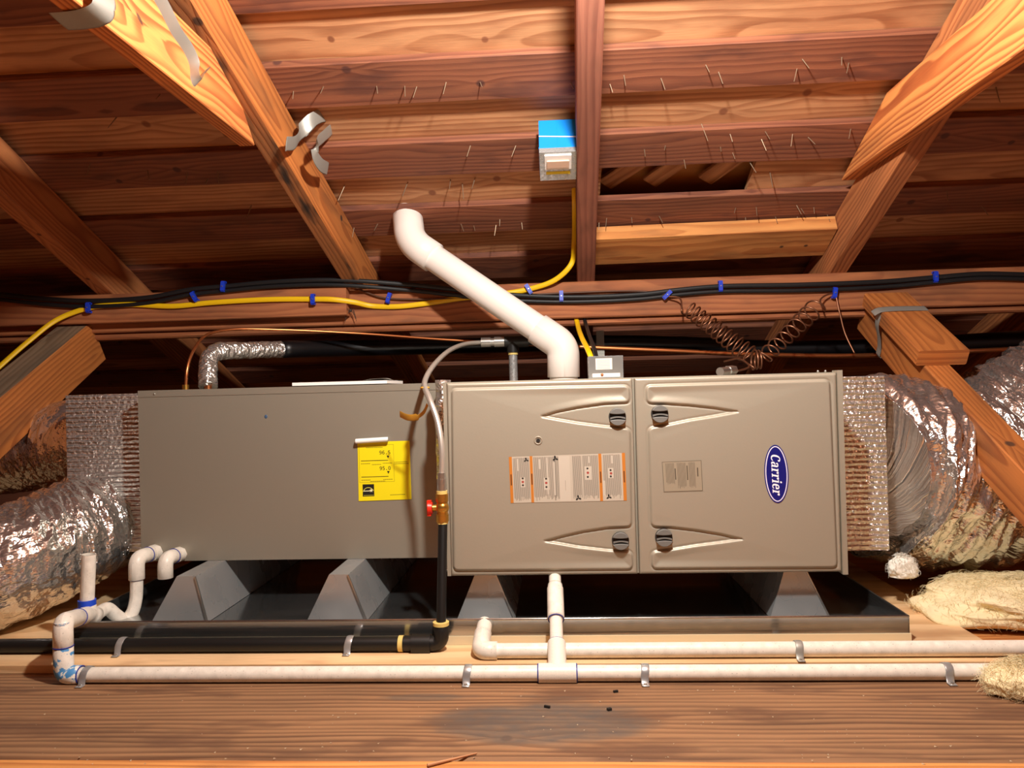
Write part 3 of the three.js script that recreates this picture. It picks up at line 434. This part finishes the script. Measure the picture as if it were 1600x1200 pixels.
// ---------- condensate drains ----------
const ring = (p, d, r, t) => { const g = new THREE.TorusGeometry(r, .0013, 8, 28); g.applyQuaternion(new THREE.Quaternion().setFromUnitVectors(V(0, 0, 1), d.clone().normalize())); part('glue_ring', g.translate(p.x, p.y, p.z), M.blueRing, t, 'blue glue line'); };
const fyP = DECK + .0158, pipeZ = atY(800, 1052, fyP).z;
{
  const t = thing('condensate_drain', 'white plastic drain line with blue glue smears, running along the floor plank', 'pipe'), r = .0152, R = .0188;
  const N = atZ(243, 863, -.2), E1 = atZ(213, 872, -.12), Dn = V(E1.x, atZ(212, 905, -.12).y, E1.z);
  part('nut', cyl(.021, N, N.clone().lerp(E1, .28), 8), M.pvc, t); part('elbow', sweep(path([N.clone().lerp(E1, .2), E1, Dn], .025, 8), R, 24), M.pvc, t, 'white elbow at the coil case'); ring(N.clone().lerp(E1, .42), E1.clone().sub(N), R * 1.01, t); ring(Dn, V(0, 1, 0), .0165, t);
  const tee = atZ(150, 962, .0), U1 = atZ(212, 938, -.115), U2 = atZ(195, 969, -.09), U3 = atZ(168, 951, -.05);
  part('trap', sweep(spline([Dn, U1, atZ(206, 958, -.105), U2, atZ(181, 961, -.07), U3, atZ(158, 955, -.03), tee], 50), r, 20), M.pvc, t, 'white curved trap');
  const E2 = V(0, 0, 0), q = atZ(98, 972, pipeZ); E2.copy(q); const E3 = V(q.x, fyP, pipeZ);
  const stubTop = V(tee.x, 0, .018); stubTop.copy(atZ(139, 866, .02)); const stubLow = atZ(136, 945, .02), tc = stubLow.clone().add(V(.004, -.022, 0));
  part('tee', mergeGeometries([sweep(path([tee.clone().lerp(tc, -.1), tc, tc.clone().lerp(E2, .45)], .02), R, 24), cyl(R, tc, stubLow, 24)].map(g => g.toNonIndexed())), M.pvc, t);
  { const g = sweep(path([stubLow, stubTop]), r, 24, { open: true }), gi = sweep(path([stubLow, stubTop]), r * .84, 24, { open: true }); part('standpipe', mergeGeometries([g, gi, new THREE.RingGeometry(r * .84, r, 24).rotateX(-Math.PI / 2).translate(stubTop.x, stubTop.y, stubTop.z)].map(q => q.toNonIndexed())), M.pvc, t, 'short open white standpipe'); }
  part('blue_tape', cyl(.0192, stubLow.clone().add(V(0, -.004, 0)), stubLow.clone().add(V(0, .012, 0)), 24), M.bluePrimer, t, 'blue glue band');
  ring(tc.clone().lerp(E2, .46), E2.clone().sub(tc), .019, t);
  part('elbow', sweep(path([tc.clone().lerp(E2, .42), E2, E2.clone().lerp(E3, .45)], .026, 8), R, 24), M.pvc, t); part('riser', cyl(r, E2, E3, 20), M.primed, t);
  part('elbow', sweep(path([E3.clone().lerp(E2, .52), E3, E3.clone().add(V(.036, 0, 0))], .026, 8), R, 24), M.primed, t, 'white elbow smeared with blue primer'); ring(E3.clone().add(V(.037, 0, 0)), V(1, 0, 0), .0175, t); ring(E3.clone().lerp(E2, .54), V(0, 1, 0), .0185, t);
  part('floor_run', sweep(path([E3.clone().add(V(.02, 0, 0)), V(1.6, fyP, pipeZ)]), r, 24), M.pvc, t);
  const tx = atY(871, 1050, fyP).x, T = V(tx, fyP, pipeZ), topP = atZ(867, 902, -.02).setY(.001), dir = topP.clone().sub(T), a = f => T.clone().addScaledVector(dir, f);
  part('tee', mergeGeometries([cyl(.0192, T.clone().add(V(-.037, 0, 0)), T.clone().add(V(.037, 0, 0)), 24), cyl(.0188, T, a(.27), 24)].map(g => g.toNonIndexed())), M.pvc, t, 'white tee on the floor run'); ring(T.clone().add(V(-.038, 0, 0)), V(1, 0, 0), .0172, t); ring(T.clone().add(V(.038, 0, 0)), V(1, 0, 0), .0172, t); ring(a(.275), dir, .0165, t);
  part('branch', cyl(.0138, a(.1), a(1), 22), M.pvc, t); part('coupling', sweep(path([a(.5), a(.56), a(.82), a(.86)]), f => f > .9 ? .0165 : .0182, 24), M.pvc, t); ring(a(.5), dir, .0165, t);
}
{
  const t = thing('drain_elbow', 'loose-ended white drain elbow on the coil case above the first stand', 'pipe fitting'), N = atZ(281, 866, -.2), E = atZ(258, 873, -.13), D = V(E.x, atZ(257, 903, -.13).y, E.z);
  part('nut', cyl(.02, N, N.clone().lerp(E, .3), 8), M.pvc, t); part('elbow', sweep(path([N.clone().lerp(E, .2), E, D], .024, 8), .0182, 24), M.pvc, t); ring(N.clone().lerp(E, .45), E.clone().sub(N), .0185, t);
}
{
  const t = thing('pan_drain_pipe', 'white printed plastic pipe draining the pan, along the pale plywood edge', 'pipe'), y = PLY + .0162, z = atY(1100, 1015, y).z, x0 = atY(752, 1010, y).x, r = .0152;
  const a = atZ(757, 976, panZ), E = V(x0, y, z), n = a.clone(); part('nipple', cyl(.0165, n.clone().add(V(0, 0, -.01)), n.clone().lerp(E, .45), 20), M.pvc, t); ring(n.clone().lerp(E, .42), E.clone().sub(n), .0175, t);
  part('elbow', sweep(path([n.clone().lerp(E, .35), E, E.clone().add(V(.036, 0, 0))], .024, 8), .0188, 24), M.pvc, t); part('run', sweep(path([E.clone().add(V(.02, 0, 0)), V(1.7, y, z)]), r, 24), M.pvc, t);
}
// pipe straps
function clamp(u, v, y, z, r, label, mat = M.galv) {
  const x = atY(u, v, y).x, t = thing('pipe_strap', label, 'pipe strap', 'pipe straps'), pts = []; for (let k = -2; k <= 12; k++) { const a = Math.PI * k / 10; pts.push(V(x + .003 * Math.sin(a), y + Math.sin(a) * (r + .0014), z + Math.cos(a) * (r + .0014))); }
  const yb = y - r + .0012; const f = [V(x, yb, z + r + .016), V(x, yb + .0005, z + r + .004), ...pts.slice(2, 13), V(x, yb + .0005, z - r - .004), V(x, yb, z - r - .014)];
  part('band', sweep(f, .0076, 10, { up: V(1, 0, 0), sn: 1, sb: .16 }), mat, t); part('screw', new THREE.CylinderGeometry(.0032, .0036, .003, 10).translate(x, yb + .002, z + r + .009), M.steel, t);
}
for (const [u, l] of [[140, 'metal strap on the white floor pipe next to the blue-smeared elbow'], [730, 'metal strap on the white floor pipe just before its tee'], [1006, 'metal strap on the white floor pipe just past its tee'], [1480, 'metal strap on the white floor pipe near the yellow insulation']]) clamp(u, 1052, fyP, pipeZ, .0152, l);
{ const fy = PLY + .0165, fz = atY(400, 1007, fy).z; for (const [u, l] of [[193, 'metal strap on the black gas pipe beside the drain riser'], [545, 'metal strap on the black gas pipe near its union']]) clamp(u, 1007, fy, fz, .0155, l); }
{ const y = PLY + .0162, z = atY(1100, 1015, y).z; clamp(1243, 1012, y, z, .0152, 'small dark strap on the pan drain pipe', M.strapOld); }

// ---------- foil ducts and plenums ----------
function duct(pts, r, sd, n = 260, m = 150, amp = 1) {
  return sweep(spline(pts, n), (t, a, L) => { const cx = Math.cos(a), sx = Math.sin(a); const rib = Math.abs(((L / .055 + a / 6.283 + 40) % 1) - .5) * 2; const w = fbm(cx * 2.2 + sd, sx * 2.2, L * 9, 3), k = 1 - Math.abs(fbm(cx * 1.1 + sd, sx * 1.1, L * 20 + sx * 1.5, 4)) * 3.2, q = 1 - Math.abs(fbm(cx * 5 + sd, sx * 5, L * 24, 2)) * 2.5; return r * (.82 + .18 * ss(0, .1, t)) * (1 + amp * (-.03 * (1 - rib) ** 2 + .06 * w + .065 * k + .015 * q)); }, m, { girth: r * 6.28 });
}
{
  const x0 = atZ(105, 740, -.27).x, g = box(x0, atZ(217, 740, -.2).x - .002, .01, .44, -.68, -.27), h = box(.893, 1.06, .008, .435, -.68, -.18);
  for (const q of [g, h]) { const p = q.attributes.position, n = q.attributes.normal, uv = q.attributes.uv; for (let i = 0; i < p.count; i++) Math.abs(n.getY(i)) > .5 ? uv.setXY(i, p.getX(i), p.getZ(i)) : uv.setXY(i, p.getX(i) + p.getZ(i), p.getY(i)); }
  solo('foil_plenum', g, M.foilBoard, 'foil-faced duct board box joined to the coil case', 'duct', 'foil plenums'); solo('foil_plenum', h, M.foilBoard, 'foil-faced duct board box at the furnace end with the blue emblem', 'duct', 'foil plenums');
  solo('flexible_duct', duct([atZ(165, 688, -.48), atZ(95, 695, -.62), atZ(10, 708, -.74), atZ(-120, 726, -.78), atZ(-300, 745, -.8)], .13, 1), M.foil, 'crinkled silver foil duct behind the left strut, above another duct', 'duct', 'foil flexible ducts');
  solo('flexible_duct', duct([atZ(222, 780, -.46), atZ(170, 806, -.36), atZ(90, 848, -.2), atZ(0, 885, -.06), atZ(-150, 930, .06)], .138, 9), M.foil, 'crinkled silver foil duct sagging low beside the white standpipe', 'duct', 'foil flexible ducts');
  solo('flexible_duct', duct([V(1.045, .2, -.335), V(1.1, .2, -.37), atZ(1480, 752, -.45), atZ(1540, 735, -.48), atZ(1610, 690, -.52), atZ(1740, 615, -.56)], .235, 21, 300, 200, 1.15), M.foil, 'large crinkled silver foil duct behind the block-topped strut', 'duct', 'foil flexible ducts');
}
// ---------- insulation ----------
function fluff(c, sx, sy, sz, sd, mat, name, label, nf = 900) {
  const t = thing(name, label, 'insulation'), g = new THREE.SphereGeometry(1, 110, 80), p = g.attributes.position, S = [];
  for (let i = 0; i < p.count; i++) { const x = p.getX(i), y = p.getY(i), z = p.getZ(i); const k = 1 + .55 * fbm(x * 1.3 + sd, y * 1.3, z * 1.3, 2) + .05 * fbm(x * 5 + sd, y * 5, z * 5, 3); const q = V(c.x + x * sx * k, Math.max(c.y - sy * .5, c.y + y * sy * k), c.z + z * sz * k); p.setXYZ(i, q.x, q.y, q.z); if (y > -.3) S.push([q, V(x / sx, y / sy, z / sz).normalize()]); }
  g.computeVertexNormals(); part('wool', g, mat, t);
  const gs = []; const L = Math.min(.02, sx * .4); for (let k = 0; k < nf; k++) { const [q, n] = S[Math.floor(rnd() * S.length)], tn = V(rr(-1, 1), rr(-.6, .8), rr(-1, 1)).cross(n).normalize(), l = L * rr(.5, 1.3); const a = q.clone().addScaledVector(n, -.002), b = q.clone().addScaledVector(n, l * .28).addScaledVector(tn, l * .5), e = q.clone().addScaledVector(n, l * .2).addScaledVector(tn, l); gs.push(sweep([a, b, e], .0003, 3, { open: true })); }
  part('fibres', mergeGeometries(gs), mat, t).userData.kind = 'stuff';
}
const woolMap = tex(256, 256, (u, v) => { const n = fbm(u * 8, v * 5, 2, 3) * .6; return [240 + n * 50, 224 + n * 55, 180 + n * 70]; }); M.wool.map = woolMap; M.wool.color.set(0xffffff);
{ const c = atY(1545, 968, PLY); fluff(c.clone().add(V(.09, .02, -.06)), .2, .055, .16, 3, M.wool, 'insulation_batt', 'yellow fiberglass insulation mound on the floor under the big foil duct', 3200); const d = atY(1592, 1085, DECK); fluff(d.clone().add(V(.03, .018, -.01)), .085, .034, .055, 8, M.wool, 'insulation_tuft', 'yellow fiberglass tuft lying over the end of the white floor pipe', 2400); const e = atZ(1410, 890, -.2); fluff(e, .036, .036, .024, 12, M.woolWhite, 'insulation_wisp', 'white fibre wisp hanging from the bottom of the big foil duct', 350); }

// ---------- refrigerant lines ----------
{
  const t = thing('suction_line', 'black insulated refrigerant pipe with foil-wrapped elbow behind the furnace', 'pipe'), z = -1.05;
  const a = V(0, 0, 0); a.copy(atZ(325, 600, -.5)).setY(FH); const b = atZ(325, 549, -.55), c = atZ(440, 546, -.74);
  part('foil_wrap', sweep(spline(path([a.clone().add(V(0, .01, 0)), b, c], .05, 8), 90), (q, an, L) => .027 + .006 * fbm(Math.cos(an) * 2, Math.sin(an) * 2, L * 40, 3), 26), M.foilTape, t, 'crumpled foil wrapping'); part('copper_stub', cyl(.011, a, a.clone().add(V(0, .02, 0)), 14), M.copper, t);
  part('insulation_sleeve', sweep(spline([c, atZ(560, 544, -.95), atZ(740, 540, z), atZ(930, 536, z), atZ(1060, 538, z), atZ(1200, 544, z), atZ(1340, 543, z), atZ(1480, 536, z), atZ(1750, 520, z)], 120), (q, an, L) => .029 + .0015 * fbm(L * 30, Math.cos(an) * 2, Math.sin(an) * 2, 2), 22), M.blackTape, t);
  const h = atZ(938, 538, z + .032); solo('pipe_hanger', box(h.x - .014, h.x + .014, h.y - .05, h.y + .05, h.z, h.z + .003), M.strapOld, 'grey metal hanger strap over the black insulated pipe', 'strap');
  const l = thing('liquid_line', 'thin copper pipe from a brass nut on the coil case, along the black insulated pipe', 'pipe'), s = V(0, 0, 0); s.copy(atZ(290, 600, -.45)).setY(FH);
  part('tube', sweep(spline([s, atZ(292, 580, -.45), atZ(300, 552, -.48), atZ(322, 524, -.55), atZ(360, 515, -.62), atZ(430, 515, -.7), atZ(560, 521, -.8), atZ(700, 531, -.84), atZ(930, 543, -.86), atZ(1050, 548, -.86), atZ(1150, 553, -.86), atZ(1330, 556, -.86), atZ(1460, 551, -.86), atZ(1720, 540, -.86)], 160), (q) => .0045 + .0035 * ss(.3, .5, q), 12), M.copper, l); part('nut', cyl(.0095, s, s.clone().add(V(0, .018, 0)), 6), M.brass, l, 'brass flare nut');
}
{ // coiled capillary
  const t = thing('capillary_tube', 'brown copper capillary tube wound in two loose spirals above the furnace', 'tube');
  const helix = (A, B, turns, r0, r1, ph, out) => { const ax = B.clone().sub(A), n = turns * 14, X = ax.clone().normalize(), Y = V(0, 0, 1).addScaledVector(X, -X.z).normalize(), Z = X.clone().cross(Y); for (let k = 0; k <= n; k++) { const f = k / n, a = f * turns * 6.283 + ph, r = r0 + (r1 - r0) * f; out.push(A.clone().addScaledVector(ax, f).addScaledVector(Y, Math.cos(a) * r).addScaledVector(Z, Math.sin(a) * r)); } };
  const o = [atZ(1042, 463, -.78), atZ(1062, 466, -.76)]; helix(atZ(1073, 480, -.73), atZ(1172, 556, -.6), 12, .024, .03, 1, o); helix(atZ(1176, 562, -.58), atZ(1190, 562, -.58), 2.5, .03, .026, 1, o); helix(atZ(1196, 556, -.6), atZ(1276, 480, -.73), 8, .022, .03, 1, o); o.push(atZ(1282, 468, -.76), atZ(1303, 459, -.78), atZ(1311, 485, -.77), atZ(1320, 520, -.76), atZ(1335, 552, -.74));
  part('tube', sweep(spline(o, 900), .0028, 7), M.capillary, t);
  const f = thing('wire_connector', 'silver cable fitting with thin brown wire loops on top of the furnace', 'fitting'), a = atZ(1125, 581, -.3).setY(FH + .012), b = a.clone().add(V(.05, .004, -.06)); part('body', mergeGeometries([cyl(.0115, a, a.clone().lerp(b, .6), 14), cyl(.014, a.clone().lerp(b, .55), b, 6)].map(g => g.toNonIndexed())), M.steel, f); part('wire', sweep(spline([b, b.clone().add(V(.03, .0, -.05)), b.clone().add(V(.065, .012, -.09)), b.clone().add(V(.05, .035, -.14)), b.clone().add(V(.02, .03, -.2))], 40), .0028, 8), M.capillary, f);
}
// ---------- cables ----------
const zf = u => u < 536 ? -.747 : -.792;  // face of the splice or of the purlin
const run = (P, dz = .0) => P.map(([u, v, z]) => atZ(u, v, (z ?? zf(u)) + dz));
solo('yellow_cable', sweep(spline([...[[897, 268], [898, 320], [897, 380]].map(([u, v]) => { const X = XC(0) - RW / 2 - .008; return atX(u, v, X); }), ...run([[893, 412, -.76], [868, 437, -.775], [826, 452], [770, 461], [720, 466], [660, 475], [620, 479], [580, 478], [552, 472, -.765], [520, 468, -.745], [490, 467.5], [420, 468], [330, 473], [270, 478.5], [200, 476], [140, 481], [90, 499, -.72], [45, 533, -.66], [-20, 590, -.56]])], 200), .0088, 12, { up: V(0, 0, 1), sn: .55, sb: 1 }), M.yellowCable, 'yellow cable from the blue box, draped along the purlin', 'cable');
solo('yellow_cable', sweep(spline([atZ(897, 480, -.86), atZ(902, 505, -.8), atZ(908, 525, -.6), atZ(921, 552, -.38), atZ(924, 560, -.37)], 40), .0082, 12, { sn: .6 }), M.yellowCable, 'short yellow cable entering the junction box on the furnace', 'cable');
solo('grey_cable', sweep(spline([atZ(908, 480, -.86), atZ(915, 505, -.8), atZ(921, 525, -.6), atZ(930, 550, -.4), atZ(932, 560, -.37)], 40), .006, 10), M.blackCable, 'dark cable beside the yellow one at the junction box', 'cable');
{ const P = [[-60, 456], [0, 460], [60, 466], [130, 470], [230, 465], [300, 452], [350, 447.5], [420, 441], [500, 437.5], [560, 439, -.76], [640, 445], [700, 451], [760, 458], [880, 464], [1000, 460], [1060, 453], [1125, 447.5], [1250, 445], [1380, 440], [1460, 433.5], [1530, 428], [1600, 429], [1700, 432]];
  solo('black_cable', sweep(spline(run(P, .003), 160), .0078, 12, { up: V(0, 0, 1), sn: .7 }), M.blackCable, 'upper black cable clipped along the purlin', 'cable', 'black cables'); solo('black_cable', sweep(spline(run(P.map(([u, v, z]) => [u, v + 8 + 1 * Math.sin(u / 90), z]), .004), 160), .0068, 12, { up: V(0, 0, 1), sn: .7 }), M.blackCable, 'lower black cable clipped along the purlin', 'cable', 'black cables');
  solo('brown_wire', sweep(spline(run([[550, 447], [578, 459], [600, 465.5], [700, 467], [800, 462], [900, 457], [1000, 455], [1042, 460]], .002), 80), .003, 8), M.brownWire, 'thin brown wire loosely clipped along the middle of the purlin', 'wire'); }
function clip(u, v, ang, label) { const p = atZ(u, v, zf(u) + .004), t = thing('cable_clip', label, 'cable clip', 'blue cable clips'); const g = mergeGeometries([box(-.0065, .0065, -.015, .015, .004, .014), box(-.0065, .0065, .011, .018, -.004, .01), box(-.0065, .0065, -.018, -.011, -.004, .01)].map(q => q.toNonIndexed())); g.rotateZ(ang); part('saddle', g.translate(p.x, p.y, p.z), M.blueClip, t); part('pin', cyl(.0022, V(p.x, p.y, p.z + .012), V(p.x, p.y, p.z + .0165), 8), M.steel, t); }
for (const [u, v, a, l] of [[140, 481, 0, 'blue clip on the yellow cable above the left strut'], [305, 464, .5, 'blue clip hanging just under the black cable'], [350, 448, -.1, 'blue clip on the black cable above the coil case'], [490, 468, 0, 'blue clip on the yellow cable near the end of the lapped board'], [608, 466, -.3, 'blue clip on the thin brown wire beside the vent pipe'], [826, 452, .5, 'blue clip on the yellow cable right of the vent pipe'], [877, 463, 0, 'blue clip on the black cable under the centre rafter'], [1042, 461, -.8, 'blue clip holding the start of the coiled tube'], [1125, 447.5, 0, 'blue clip on the black cable above the coiled tube'], [1303, 458, -.15, 'blue clip holding the far end of the coiled tube'], [1460, 433, 0, 'blue clip on the black cable above the strut block']]) clip(u, v, a, l);
// ---------- blue electrical box ----------
{
  const t = thing('electrical_box', 'blue plastic electrical box with a metal switch cover on the centre rafter', 'electrical box');
  const X1 = XC(.5) - RW / 2 - .002, c = atX(897, 232, X1), w = .098, x0 = X1 - w; const top = atX(897, 186, X1), zF = c.z;
  // box stands off the rafter's side; its long side follows the slope
  const hL = .155, d = .085; const g0 = V(0, 0, 0);
  const put = (n, geo, m, l) => { const q = part(n, geo, m, t, l); return q; };
  const Mx = new THREE.Matrix4().makeBasis(V(1, 0, 0), roofN.clone().negate(), roofS.clone().negate()).setPosition(atRoof(878, 254, .03).p);   // local y: out of the roof, local z: down the slope
  const w2 = w / 2; const bx = (a, b, c1, d1, e, f) => box(a, b, c1, d1, e, f).applyMatrix4(Mx);
  const cx = atRoof(878, 254, .03).p.x; const sh = (X1 - w2) - cx;
  put('body', mergeGeometries([bx(-w2 + sh, w2 + sh, -.1, -.004, -.052, .052)]), M.blueBox);
  put('rib', bx(-.0015 + sh, .0015 + sh, -.098, .0, -.054, -.05), M.blueBox); put('rim', bx(-w2 + sh - .001, w2 + sh + .001, -.008, -.003, -.053, .053), M.blueBox);
  put('cover', bx(-w2 + sh, w2 + sh, -.003, .012, -.055, .056), M.galv, 'raised galvanized cover'); const sw = put('switch_plate', bx(-w2 * .72 + sh, w2 * .72 + sh, .012, .016, -.046, .008), M.white); put('toggle', bx(-w2 * .6 + sh, w2 * .6 + sh, .016, .02, -.028, -.003), std(0xd8b8a0, .5)); put('sticker', bx(-w2 * .66 + sh, w2 * .66 + sh, .012, .0128, .02, .031), M.yellowPlain, 'yellow sticker'); put('tie_wire', cyl(.0016, V(-w2 + sh, -.045, -.0535).applyMatrix4(Mx), V(w2 + sh, -.038, -.0535).applyMatrix4(Mx), 8), M.white);
}
// ---------- loose metal straps ----------
const strap = (pts, label, wd = .013, up = V(0, 0, 1), n = 60) => solo('metal_strap', sweep(spline(pts, n), wd, 10, { up, sn: 1, sb: .06 }), M.strapOld, label, 'strap', 'loose metal straps');
{
  const X = XL(.3) + RW / 2 + .003, q = (u, v, dx = 0) => atX(u, v, X + dx), wide = V(.25, .85, .1).normalize();
  strap([q(447, 225, .002), q(462, 222, .002), q(472, 205, .008), q(488, 188, .03), q(508, 180, .05), q(524, 184, .06), q(522, 196, .058), q(507, 212, .05), q(494, 226, .045), q(492, 240, .042), q(500, 256, .04), q(512, 264, .036)], 'curled metal strap looping off the side of the mouldy rafter', .018, V(.2, .9, -.2).normalize());
  const Y = XL(.35) - RW / 2 - .002, w = (u, v) => atX(u, v, Y); strap([w(228, -30), w(252, 12), w(270, 48), w(290, 78), w(299, 100), w(301, 122), w(306, 132), w(314, 118), w(322, 112)], 'grey metal strap hanging between the mouldy rafter and its tie board', .017, V(.8, .6, .2).normalize());
  const Z = tieL.tip.y, e = (u, v, dy = -.006) => atY(u, v, Z + dy); strap([e(92, 34), e(120, 32), e(145, 27), e(160, 18, .002), e(163, 0, .02), e(158, -30, .08)], 'pale metal strap bent under the end of the orange tie board', .024, V(-.1, .1, 1));
  // perforated strap round the right strut and its block
  const d = V(0, -.585, 1).normalize(), n = V(0, 1, .585).normalize(), o = V(1.315, .674 - .585 * .13, -.67);
  const at3 = (x, h) => V(x, o.y, o.z).addScaledVector(n, h);
  strap([at3(1.392, .048), at3(1.34, .0495), at3(1.28, .0495), at3(1.25, .046), at3(1.235, .036)], 'perforated metal strap over the top of the strut block', .017, d);
  strap([at3(1.256, .04), at3(1.254, .0), at3(1.27, -.05), at3(1.2775, -.085), at3(1.279, -.112), at3(1.29, -.1125), at3(1.31, -.1125)], 'perforated metal strap down the side of the strut below its block', .015, d);
}
// ---------- spider and floor crumbs ----------
{ const p = atZ(548, 487, -.775), b = new THREE.SphereGeometry(.0055, 12, 10).scale(.8, 1.1, 1).translate(p.x, p.y + .004, p.z), legs = []; for (let k = 0; k < 8; k++) { const s = k < 4 ? 1 : -1, j = k % 4, a = p.clone().add(V(0, .003, 0)), m = p.clone().add(V(s * (.012 + j * .002), .012 - j * .009, .006)), e = p.clone().add(V(s * (.010 + .003 * j), -.012 - j * .007, .001)); legs.push(sweep(path([a, m, e], .006, 4), .0008, 5)); } const s = solo('spider', mergeGeometries([b, ...legs].map(g => g.toNonIndexed())), std(0x3a2c22, .7), 'small long-legged spider at the end of the lapped purlin board', 'spider'); }
{ const gs = []; for (let k = 0; k < 150; k++) { const u = rr(20, 1580), v = rr(1072, 1195), p = atY(u, v, DECK), s = rr(.0008, .0024); const g = new THREE.TetrahedronGeometry(s).scale(rr(.8, 2.2), .5, 1).rotateY(rnd() * 6).translate(p.x, DECK + s * .25, p.z); gs.push(g); } const m = solo('floor_crumbs', mergeGeometries(gs), std(0xb09a7c, .8), 'pale crumbs and wood chips scattered on the floor plank', 'debris'); m.userData.kind = 'stuff'; }
{ const mk = (u, v, l, w, a, m, label) => { const p = atY(u, v, DECK); solo('wood_chip', new THREE.BoxGeometry(l, .004, w).rotateY(a).translate(p.x, DECK + .0022, p.z), m, label, 'debris', 'dark chips on the plank'); }; const dk = std(0x1c1612, .8); mk(952, 1110, .008, .006, .4, dk, 'stubby black scrap just beside the grey stain of the plank'); mk(962, 1082, .009, .004, .3, dk, 'thin black scrap on the plank close to the white floor pipe'); mk(855, 1106, .011, .004, -.4, dk, 'long black scrap lying on the grey stain of the plank'); const a = atY(668, 1199, DECK), b = atY(745, 1180, DECK); solo('wood_splinter', sweep(path([a.setY(DECK + .003), b.setY(DECK + .003)]), t => .0012 + .0018 * (1 - t), 7), M.light, 'thin wood splinter lying across the plank edge', 'debris'); }

scene.traverse(o => { if (o.isMesh && o.name !== 'bulb') { o.castShadow = true; o.receiveShadow = true; } });
renderer.render(scene, camera);
